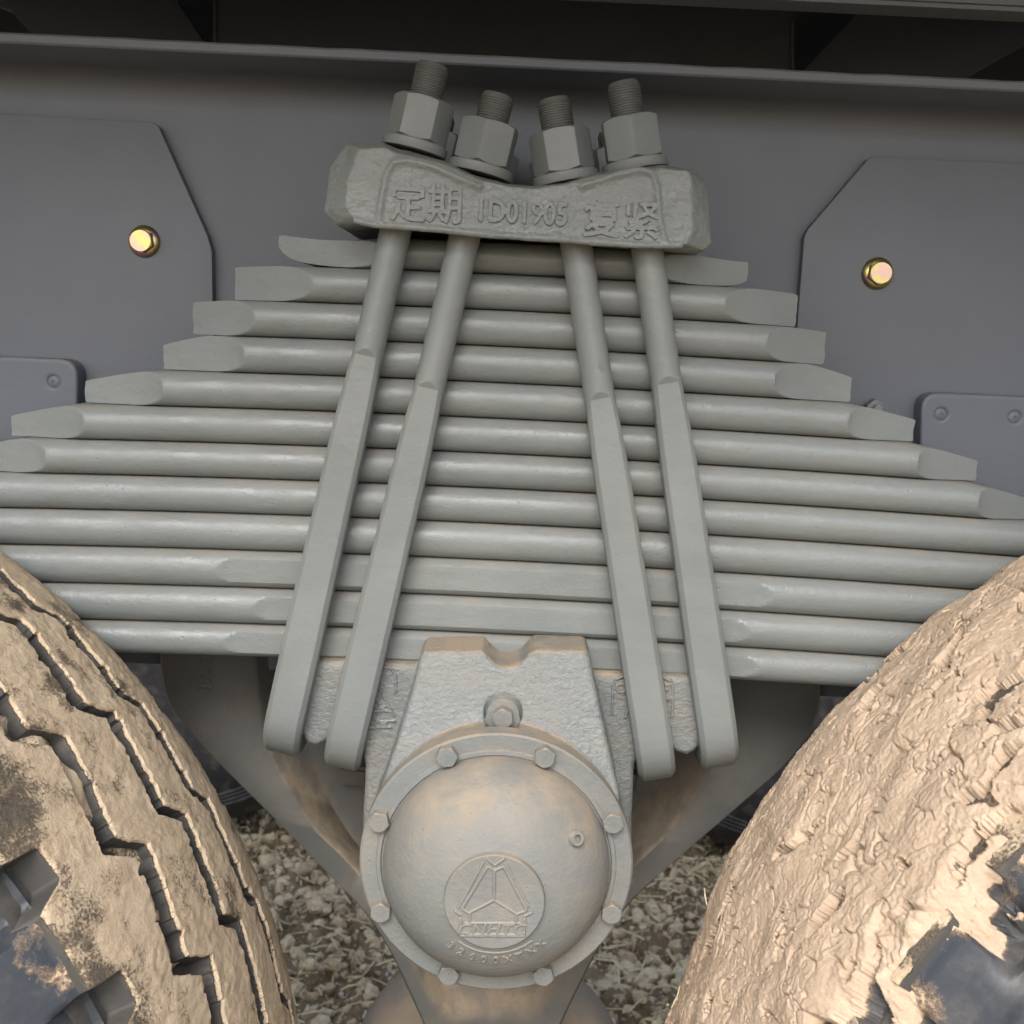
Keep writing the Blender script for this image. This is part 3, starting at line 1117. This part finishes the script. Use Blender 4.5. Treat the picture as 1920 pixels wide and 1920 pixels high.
for i, chh in enumerate(word):
    t = math.radians(-130 + 82 * i / (len(word) - 1)) + HROT
    v, f = text_mesh(chh, 0.0080, 0.0016, 0)
    r0 = ER * 1.38
    a = t + math.pi / 2
    uu = r0 * math.cos(t) + v[:, 0] * math.cos(a) - v[:, 1] * math.sin(a)
    vv = r0 * math.sin(t) + v[:, 0] * math.sin(a) + v[:, 1] * math.cos(a)
    w = np.stack([HX + uu, HY - dome_h(np.hypot(uu, vv)) - v[:, 2], HZ + vv], 1)
    tl += embolden((w, f), 0.0003)
V, F = cast(tl, 0.00026, 3, 0.00005, 300)
obj("part_number", V, F, M_HUB, hub, smooth=180)


def hex_bolt(c, af, h, rot, parent, name="bolt"):
    a = hexnut(c, (0, -1, 0), af, h, rot, under=False)
    b = obj(name, *a, M_HUB, parent, smooth=17)
    tv = place_text(text_mesh("8.8", af * 0.36, 0.0002, 0.0001), c + np.array([0, -h, 0]), rot)
    obj("head_marking", *tv, M_HUB, b)
    return b


for k in range(8):
    t = math.radians(22.5 + 45 * k) + HROT
    c = HC + np.array([BR * math.cos(t), 0.0, BR * math.sin(t)])
    hex_bolt(c, 0.0120, 0.0066, 0.3 + 0.7 * k, hub)
# lug and bolt above the flange
lz = at(943, 1340, LY)
pts = [(lz[0] + 0.0108 * math.cos(t), lz[2] + 0.0108 * math.sin(t)) for t in np.linspace(0, math.pi, 16)]
pts += [(lz[0] - 0.0128, HZ + FR * 0.93), (lz[0] + 0.0128, HZ + FR * 0.93)]
obj("lug", *prism(pts, LY - 0.0006, LY + 0.012, 0.0012), M_HUB, hub)
hex_bolt(np.array([lz[0], LY - 0.0004, lz[2]]), 0.0122, 0.0085, 0.1, hub)
# grease fitting on the dome
pu, pv = DR * 0.80 * math.cos(math.radians(36)), DR * 0.80 * math.sin(math.radians(36))
pc = on_dome(pu, pv)
ax = np.array([0.45, -0.8, 0.35])
obj("vent_plug", *lathe([(0.0050, -0.003), (0.0048, 0.0035), (0.0042, 0.0042), (0.0024, 0.0042), (0.0022, 0.0012), (0.0002, 0.0012)], pc, ax, 28), M_HUB, hub)

# ------------------------------------------------------------------ balance bracket behind the spring
BY, WY, BB = 0.114, 0.165, 0.20
oL = [(296, 1150), (298, 1225), (303, 1290), (325, 1340), (400, 1425), (520, 1543), (600, 1627), (680, 1705), (732, 1785), (766, 1860), (798, 1930), (845, 2050)]
iL = [(470, 1150), (478, 1225), (488, 1330), (500, 1400), (535, 1470), (585, 1550), (640, 1600), (690, 1655), (745, 1745), (795, 1850), (832, 1930), (870, 2050)]
wL = [(530, 1150), (535, 1225), (545, 1330), (575, 1410), (610, 1480), (660, 1560), (700, 1610), (745, 1665), (800, 1755), (840, 1860), (870, 1930), (895, 2050)]
oR = [(1540, 1150), (1540, 1262), (1538, 1330), (1517, 1385), (1472, 1440), (1330, 1562), (1250, 1630), (1180, 1692), (1122, 1780), (1084, 1855), (1048, 1930), (1000, 2050)]
iR = [(1372, 1150), (1365, 1262), (1356, 1340), (1338, 1425), (1305, 1490), (1255, 1560), (1200, 1610), (1150, 1660), (1098, 1745), (1045, 1845), (1004, 1930), (965, 2050)]
wR = [(1310, 1150), (1305, 1262), (1290, 1340), (1262, 1420), (1225, 1480), (1180, 1545), (1140, 1600), (1095, 1655), (1045, 1755), (995, 1850), (960, 1930), (930, 2050)]


def densify(L, k=5):
    L = np.array(L, float)
    t = np.arange(len(L))
    tt = np.linspace(0, len(L) - 1, (len(L) - 1) * k + 1)
    out = np.stack([np.interp(tt, t, L[:, 0]), np.interp(tt, t, L[:, 1])], 1)
    for _ in range(4):
        out[1:-1] = (out[:-2] + 2 * out[1:-1] + out[2:]) / 4
    return out


rows = []
oL, iL, wL, oR, iR, wR = map(densify, (oL, iL, wL, oR, iR, wR))
for i in range(len(oL)):
    def p3(q, Y_, off=0.0):
        a = at(q[0], q[1], Y_)
        return np.array([a[0] + off, a[1], a[2]])
    fz = i / (len(oL) - 1.0)
    wy = WY - (WY - BY - 0.010) * float(sstep(0.66, 0.90, fz))

    def p3w(q, wy=wy):
        return at(q[0], q[1], wy)
    o_l, o_r = p3(oL[i], BY), p3(oR[i], BY)
    rows.append([o_l + np.array([0.002, BB - BY, 0]), o_l + np.array([-0.0004, 0.003, 0]), o_l + np.array([0.002, 0, 0]), p3(iL[i], BY) - np.array([0.002, 0, 0]), p3(iL[i], BY) + np.array([0.0012, 0.003, 0]),
                 p3w(wL[i]) - np.array([0.002, 0.004, 0]), p3w(wL[i]) + np.array([0.005, 0, 0]), p3w(wR[i]) - np.array([0.005, 0, 0]), p3w(wR[i]) + np.array([0.002, -0.004, 0]),
                 p3(iR[i], BY) + np.array([-0.0012, 0.003, 0]), p3(iR[i], BY) + np.array([0.002, 0, 0]), o_r - np.array([0.002, 0, 0]), o_r + np.array([0.0004, 0.003, 0]), o_r + np.array([-0.002, BB - BY, 0])])
V, F = loft(rows)
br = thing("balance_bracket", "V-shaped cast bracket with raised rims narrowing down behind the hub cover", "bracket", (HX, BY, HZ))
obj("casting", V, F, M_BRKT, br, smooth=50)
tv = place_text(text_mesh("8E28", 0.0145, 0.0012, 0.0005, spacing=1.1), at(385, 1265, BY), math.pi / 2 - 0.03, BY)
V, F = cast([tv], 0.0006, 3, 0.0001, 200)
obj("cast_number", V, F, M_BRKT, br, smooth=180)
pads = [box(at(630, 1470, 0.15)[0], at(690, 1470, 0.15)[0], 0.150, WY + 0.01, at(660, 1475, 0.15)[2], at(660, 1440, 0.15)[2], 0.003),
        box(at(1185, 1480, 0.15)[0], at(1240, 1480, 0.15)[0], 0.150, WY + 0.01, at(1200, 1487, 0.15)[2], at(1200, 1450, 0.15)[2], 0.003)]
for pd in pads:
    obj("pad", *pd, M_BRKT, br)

# rod joint behind the bracket neck
tc = at(913, 2060, 0.27)
tj = thing("torque_rod_joint", "dusty brown rounded rod joint behind the foot of the bracket", "rod joint", tc)
RJ = 0.140
obj("housing", *lathe([(0.02, -0.07), (RJ * 0.8, -0.07), (RJ, -0.045), (RJ * 1.02, 0.0), (RJ, 0.02), (RJ * 0.94, 0.034), (RJ * 0.90, 0.036), (RJ * 0.88, 0.040), (RJ * 0.78, 0.047), (RJ * 0.76, 0.046), (RJ * 0.5, 0.052), (0.002, 0.053)], tc, n=96), M_JOINT, tj, smooth=50)
obj("rod", *tube([tc + np.array([0, 0.05, 0]), tc + np.array([0.02, 0.5, -0.02]), tc + np.array([0.03, 0.9, -0.03])], 0.03, 24), M_JOINT, tj)

# ------------------------------------------------------------------ tyres
TXL, TXR, TZ, TZR_, R0R = -0.628, 0.622, -0.445, -0.418, 0.502
NPER = 42


def zig(th, amp, phase=0.0, duty=0.80):
    """long drift across the tread, then a short jog back"""
    p = (th / (2 * math.pi) * NPER + phase) % 1.0
    w = np.where(p < duty, p / duty, 1 - (p - duty) / (1 - duty))
    return amp * (w - 0.5)


def tyre(name, label, tx, tz, mirror, mud_fn, group, R0=0.512, y_far=-0.012, lo_detail=False):
    t = thing(name, label, "tyre", (tx, -0.15, tz), group)
    s = -1.0 if mirror else 1.0
    nth = NPER * (60 if not lo_detail else 24)
    th = np.linspace(0, 2 * math.pi, nth, endpoint=False)

    def crown(y):
        v = (y_far - y) / 0.228                      # 0 far .. 1 near
        return R0 - 0.010 * (2 * v - 1.0) ** 2 - 0.004 * np.abs(2 * v - 1) ** 6

    def world(th_, y, r):
        return np.stack([tx + s * r * np.sin(th_), y, tz + r * np.cos(th_)], 1)

    W = 0.228
    gc = [0.047, 0.095, 0.156]
    gw = [0.0110, 0.0135, 0.0172]
    am = [0.0150, 0.0185, 0.0225]
    edges = []
    # (start, end) lateral distance from the far edge as functions of th
    saw = (th / (2 * math.pi) * NPER * 1.0 + 0.35) % 1.0
    far_notch = 0.010 * (sstep(0.42, 0.46, saw) - sstep(0.54, 0.60, saw))
    pk = (th / (2 * math.pi) * NPER + 0.15) % 1.0
    pocket = sstep(0.28, 0.36, pk) - sstep(0.60, 0.70, pk)
    bounds = [far_notch]
    for g_, w_, a_ in zip(gc, gw, am):
        z_ = zig(th, a_, 0.12 * gc.index(g_))
        jit = 0.0012 * perlin(np.stack([th * 31, np.full(nth, g_ * 77), np.zeros(nth)], 1))
        rag = [0.0016 * perlin(np.stack([th * 95, np.full(nth, 31.0 + e_ + g_ * 77), 0 * th], 1)) + 0.0011 * perlin(np.stack([th * 330, np.full(nth, 11.0 + e_ + g_ * 77), 0 * th], 1))
                   + 0.0035 * sstep(0.30, 0.55, perlin(np.stack([th * 60, np.full(nth, 5.0 + e_ * 3 + g_ * 77), 0 * th], 1))) * (1 - 2 * e_) for e_ in (0, 1)]
        bounds += [g_ + z_ - w_ / 2 + jit - rag[0], g_ + z_ + w_ / 2 + jit - rag[1]]
    bounds.append(W - 0.020 * pocket)
    GD = 0.017
    # carcass under the ribs
    vv = np.linspace(0.0, W, 70)
    TH, VV = np.meshgrid(th[::2], vv, indexing='ij')
    yy = y_far - VV.ravel()
    gm = mud_fn(TH.ravel(), VV.ravel(), world(TH.ravel(), yy, crown(yy)), "groove")
    Qg = np.stack([TH.ravel() * 0.5, VV.ravel(), 0 * yy], 1)
    pack = sstep(0.25, 0.75, gm) * (0.0105 + 0.004 * fbm(Qg * 60, 3)) + 0.0010 * fbm(Qg * 140, 3)      # clay packed in the grooves
    Vc = world(TH.ravel(), yy, crown(yy) - GD + np.minimum(pack, 0.0145))
    obj("carcass", Vc, grid_faces(len(th[::2]), 70, True), M_TREAD, t, smooth=60, attr={"mud": gm})
    for k in range(4):
        a, b = bounds[2 * k], bounds[2 * k + 1]
        nl = 22 if not lo_detail else 12
        lat = np.concatenate([[0.0] * 3, np.linspace(0, 1, nl), [1.0] * 3])
        dep = np.concatenate([[GD + 0.001, 0.0040, 0.0012], np.zeros(nl), [0.0012, 0.0040, GD + 0.001]])
        ins = np.concatenate([[0] * 3, np.concatenate([[0.0010], np.zeros(nl - 2), [-0.0010]]), [0] * 3])
        L = a[:, None] + (b - a)[:, None] * lat[None, :] + ins[None, :]
        flare = np.where(dep > 0.005, 1.0, 0.0)
        L = L + flare[None, :] * np.where(lat < 0.5, -0.0015, 0.0015)[None, :]
        D = np.repeat(dep[None, :], nth, 0)
        TH2 = np.repeat(th[:, None], len(lat), 1)
        yy = y_far - L.ravel()
        r = crown(yy) - D.ravel()
        V0 = world(TH2.ravel(), yy, r)
        top = D.ravel() < 0.002
        mud = mud_fn(TH2.ravel(), L.ravel(), V0, "top")
        wall_ = np.repeat((np.arange(len(lat)) <= 1) | (np.arange(len(lat)) >= len(lat) - 2), 1)[None, :].repeat(nth, 0).ravel()
        mud = np.where(wall_, mud * 0.2 - 0.18, mud)
        lump = 0.0008 * np.clip(mud, 0, 1) * (0.5 + fbm(V0 * 55, 4, 0.6)) + 0.0005 * fbm(V0 * 240, 2)
        r = r + np.where(top, lump, 0.3 * lump)
        V0 = world(TH2.ravel(), yy, r)
        obj("tread_rib", V0, grid_faces(nth, len(lat), True), M_TREAD, t, smooth=50, attr={"mud": mud})
    # near sidewall with shoulder lugs
    for side, nm in ((1, "sidewall"), (0, "inner_sidewall")):
        pr = np.array([(0.0, 0.502), (0.003, 0.496), (0.010, 0.484), (0.016, 0.472), (0.021, 0.461), (0.0275, 0.449), (0.033, 0.436), (0.036, 0.424), (0.038, 0.41),
                       (0.040, 0.39), (0.041, 0.365), (0.039, 0.34), (0.034, 0.315), (0.028, 0.295), (0.016, 0.275), (0.012, 0.262)])
        pr[:, 1] += R0 - 0.512 - 0.006
        cum = np.concatenate([[0], np.cumsum(np.hypot(*np.diff(pr, axis=0).T))])
        sv = np.concatenate([np.linspace(0, 0.11, 46), np.linspace(0.113, cum[-1], 40)]) if side else np.linspace(0, cum[-1], 24)
        off = np.interp(sv, cum, pr[:, 0])
        rad = np.interp(sv, cum, pr[:, 1])
        st = 2 if side else 8
        th_s = th[::st]
        TH3 = np.repeat(th_s[:, None], len(sv), 1).ravel()
        S = np.repeat(sv[None, :], len(th_s), 0).ravel()
        O = np.repeat(off[None, :], len(th_s), 0).ravel()
        Rr = np.repeat(rad[None, :], len(th_s), 0).ravel()
        if side:
            p_ = (TH3 / (2 * math.pi) * NPER + 0.15) % 1.0
            p2 = (p_ - 0.28 - 1.4 * S) % 1.0
            pock = (sstep(0.0, 0.08, p2) - sstep(0.34, 0.44, p2)) * (1 - sstep(0.030, 0.037, S))
            ins_ = 0.013 * pock
            # raised parallelogram panels on the shoulder
            pn = sstep(0.0, 0.03, p2) - sstep(0.40, 0.43, p2)
            panel = 0.0018 * (1 - pn) * sstep(0.006, 0.010, S) * (1 - sstep(0.044, 0.047, S))
            ridge_ = 0.0026 * np.maximum(0, np.cos((S - 0.058) / 0.0085 * 2 * math.pi)) ** 3 * sstep(0.053, 0.056, S) * (1 - sstep(0.108, 0.111, S))
            O2 = O + panel + ridge_ - ins_ * 0.75
            R2 = Rr - ins_ * 0.65 + panel * 0.5
            y3 = y_far - W + 0.002 - O2
        else:
            y3, R2 = y_far - 0.002 + O * 0.6, Rr
            pock = 0 * S
        V3 = world(TH3, y3, R2)
        md = mud_fn(TH3, (W + S) if side else (-S), V3, "side")
        if side:
            md = np.where(pock > 0.5, md - 0.1, md)
            O2 = O2 + 0.0012 * np.clip(md, 0, 1) * (0.6 + fbm(V3 * 70, 3))
            V3 = world(TH3, y_far - W + 0.002 - O2, R2)
        obj(nm, V3, grid_faces(len(th_s), len(sv), True), M_SIDE, t, smooth=50, attr={"mud": md})
    # wheel rim
    rimc = np.array([tx, y_far - W / 2, tz])
    obj("rim", *lathe([(0.08, 0.10), (0.20, 0.11), (0.24, 0.14), (0.262, 0.150), (0.268, 0.150), (0.264, 0.10), (0.25, -0.08), (0.266, -0.148), (0.26, -0.148), (0.23, -0.06), (0.08, 0.07)], rimc, n=72, cap=False), M_BRKT, t)
    return t


def mud_left(th, lat, V, kind):
    n = fbm(V * 22, 4, 0.6)
    n2 = fbm(V * np.array([60, 60, 60]) + 9, 4, 0.65)
    if kind == "groove":
        streak = sstep(0.10, 0.40, perlin(np.stack([th * 6.5, lat * 22, 0 * th + 3], 1)) + 0.05)
        return -0.15 + 0.95 * streak + 0.25 * n
    if kind == "side":
        return 0.30 - 9.0 * (lat - 0.228) + 0.45 * n + 0.32 * n2 - 0.05
    fall = 0.76 - 5.0 * np.maximum(lat - 0.175, 0)
    return np.clip(fall + 0.20 * n + 0.11 * n2, -0.5, 1.2)


def mud_right(th, lat, V, kind):
    n = fbm(V * 22, 4, 0.6)
    if kind == "side":
        return 0.55 - 14.0 * (lat - 0.228) + 0.35 * n + 0.2 * fbm(V * 70, 3)
    return 0.55 + 0.5 * n if kind == "top" else 0.3 + 0.5 * n


tl_ = tyre("tyre", "worn truck tyre with zigzag grooves half hidden by thin tan mud", TXL, TZ, False, mud_left, "tyres beside the spring")
tr_ = tyre("tyre.001", "truck tyre buried under a thick cracked crust of tan mud", TXR, TZR_, True, mud_right, "tyres beside the spring", R0=R0R, lo_detail=True)

# mud crust over the right tyre
TZR = TZR_
thc = np.concatenate([np.linspace(math.radians(-5), math.radians(8), 40)[:-1], np.linspace(math.radians(8), math.radians(98), 1380), np.linspace(math.radians(98), math.radians(125), 60)[1:]])
lc = np.concatenate([np.linspace(-0.014, 0.0, 8)[:-1], np.linspace(0.0, 0.285, 360)])
THC, LC = np.meshgrid(thc, lc, indexing='ij')
T, L = THC.ravel(), LC.ravel()
W = 0.228
vvv = np.clip(L / W, 0, 1)
base_r = R0R - 0.010 * (2 * vvv - 1) ** 2 - 0.004 * np.abs(2 * vvv - 1) ** 6
over = np.maximum(L - (W - 0.006), 0)
base_r = base_r - np.where(over > 0, 0.85 * over + 6.6 * over ** 2, 0) - np.where(L < 0, (-L) * 1.6, 0)
yy = np.where(over <= 0, -0.012 - L, -0.012 - (W - 0.006) - over * 0.55)
yy = np.where(L < 0, -0.012 - L * 0.35, yy)
Q = np.stack([T * 0.5, L, np.zeros_like(T)], 1)                       # metres along and across the tread
warp = np.stack([perlin(Q * 28), perlin(Q * 28 + 40), np.zeros_like(T)], 1) * 0.010
warp2 = np.stack([perlin(Q * 90 + 11), perlin(Q * 90 + 60), np.zeros_like(T)], 1) * 0.0022
Qw = Q + warp + warp2
big = fbm(Q * np.array([13, 17, 1]), 3)
mid_ = fbm(Qw * np.array([38, 62, 1]), 3, 0.5)
flak = fbm(Qw * np.array([230, 270, 1]) + 3, 4, 0.65)
ridged = 1 - np.abs(perlin(Qw * np.array([170, 230, 1]) + 7)) * 2
tq = 2.4 * fbm(Qw * np.array([30, 34, 1]) + 70, 5, 0.62)               # broken layers, each a thin step
terr = np.floor(tq) + sstep(0.80, 1.0, tq - np.floor(tq))
cr1 = perlin(Qw * np.array([30, 46, 1]) + 15)
cr2 = perlin(Qw * np.array([62, 70, 1]) + 55)
cr3 = perlin(Qw * np.array([110, 120, 1]) + 155)
gate = sstep(0.0, 0.22, perlin(Q * 21 + 90))
crack = np.exp(-(cr1 / 0.022) ** 2) * gate + 0.8 * np.exp(-(cr2 / 0.030) ** 2) * sstep(0.05, 0.28, perlin(Q * 37 + 120)) + 0.6 * np.exp(-(cr3 / 0.05) ** 2) * sstep(0.1, 0.3, perlin(Q * 60 + 20))
crack = np.clip(crack, 0, 1)
th_m = 0.0085 + 0.0038 * big + 0.0007 * mid_ + 0.00032 * flak + 0.00042 * terr + 0.00030 * fbm(Q * np.array([420, 420, 1]), 2, 0.6) - 0.0042 * crack
edge = fbm(Q * 24 + 31, 4, 0.6)
# ragged limit on the near shoulder, and bare patches knocked off the tread
lim = 0.238 + 0.020 * edge
gone = sstep(0.0, 0.006, L - lim)
bq = fbm(Qw * np.array([24, 44, 1]) + 200, 3) + 0.10 * flak + 0.16 * sstep(0.12, 0.20, L)
bare = sstep(0.46, 0.50, bq)
th_m = (th_m * (1 - 0.75 * sstep(-0.030, 0.0, L - lim)) + 0.0012 * flak * sstep(-0.030, -0.01, L - lim)) * (1 - gone) * (1 - 0.95 * bare) - 0.012 * np.maximum(gone, bare)
r = base_r + th_m
Vm = np.stack([TXR - r * np.sin(T), yy, TZR + r * np.cos(T)], 1)
mudv = np.clip(1.0 - 0.9 * np.maximum(bare, gone), 0, 1)
obj("mud_crust", Vm, grid_faces(len(thc), len(lc)), M_CRUST, tr_, smooth=180, attr={"mud": mudv}, label="thick cracked crust of dried tan mud")


def lump(parent, c, s, seed):
    q = IVN * (1 + 0.32 * perlin(IVN * 1.6 + seed) + 0.22 * perlin(IVN * 4.1 + seed))[:, None] * np.array(s)
    obj("mud_lump", q + np.asarray(c), IF, M_CLOD, parent, smooth=60, attr={"mud": np.ones(len(q))})


def on_tyre(tx, tz, s, deg, lat, r):
    a = math.radians(deg)
    return np.array([tx + s * r * math.sin(a), -0.012 - lat, tz + r * math.cos(a)])


for k in range(12):
    lump(tl_, on_tyre(TXL, TZ, 1, rng.uniform(25, 85), rng.choice([0.095, 0.156]) + rng.uniform(-.006, .006), 0.4975), rng.uniform(0.003, 0.007, 3), k * 7.7)
for k in range(40):
    lump(tr_, on_tyre(TXR, TZR, -1, rng.uniform(10, 100), rng.uniform(0.02, 0.21), 0.5015), rng.uniform(0.0015, 0.0042, 3), k * 5.3)
# straw stuck in the crust
parts = []
for k in range(46):
    d0, l0 = rng.uniform(15, 100), rng.uniform(0.01, 0.21)
    a = rng.uniform(0, 6.28)
    ln = rng.uniform(0.004, 0.020)
    p0 = on_tyre(TXR, TZR, -1, d0, l0, 0.5055)
    p1 = on_tyre(TXR, TZR, -1, d0 + math.degrees(ln * math.cos(a) / 0.51), l0 + ln * math.sin(a), 0.506 + rng.uniform(-0.002, 0.003))
    parts.append(tube([p0, (p0 + p1) / 2 + rng.normal(0, 0.0008, 3), p1], [0.0004, 0.0005, 0.0003], 5))
V, F = merge(*parts)
obj("straw_bits", V, F, M_STRAW, tr_, kind="stuff")

# tyres of the far side, dark under the bed
for nm, lb, x in (("tyre.002", "dark far side tyre seen low between bracket and muddy tyre", 0.64), ("tyre.003", "dark far side tyre behind the worn tyre on the left", -0.72)):
    c = np.array([x, 1.62, TZ])
    t = thing(nm, lb, "tyre", c, "far side tyres")
    pr = [(0.27, 0.13), (0.34, 0.155), (0.40, 0.16), (0.43, 0.155)] + [(0.435 + 0.004 * k, 0.153 + (0.003 if k % 2 else 0)) for k in range(8)] + [(0.475, 0.148), (0.50, 0.135), (0.512, 0.11), (0.515, 0.0), (0.512, -0.11), (0.49, -0.14), (0.40, -0.16), (0.27, -0.13)]
    V, F = lathe(pr, c, n=96)
    obj("casing", V, F, M_RUBBER, t, smooth=40, attr={"mud": np.full(len(V), 0.1)})
    obj("rim", *lathe([(0.02, 0.06), (0.20, 0.05), (0.24, 0.10), (0.27, 0.13), (0.268, 0.0), (0.02, 0.0)], c, n=64), M_BRKT, t)
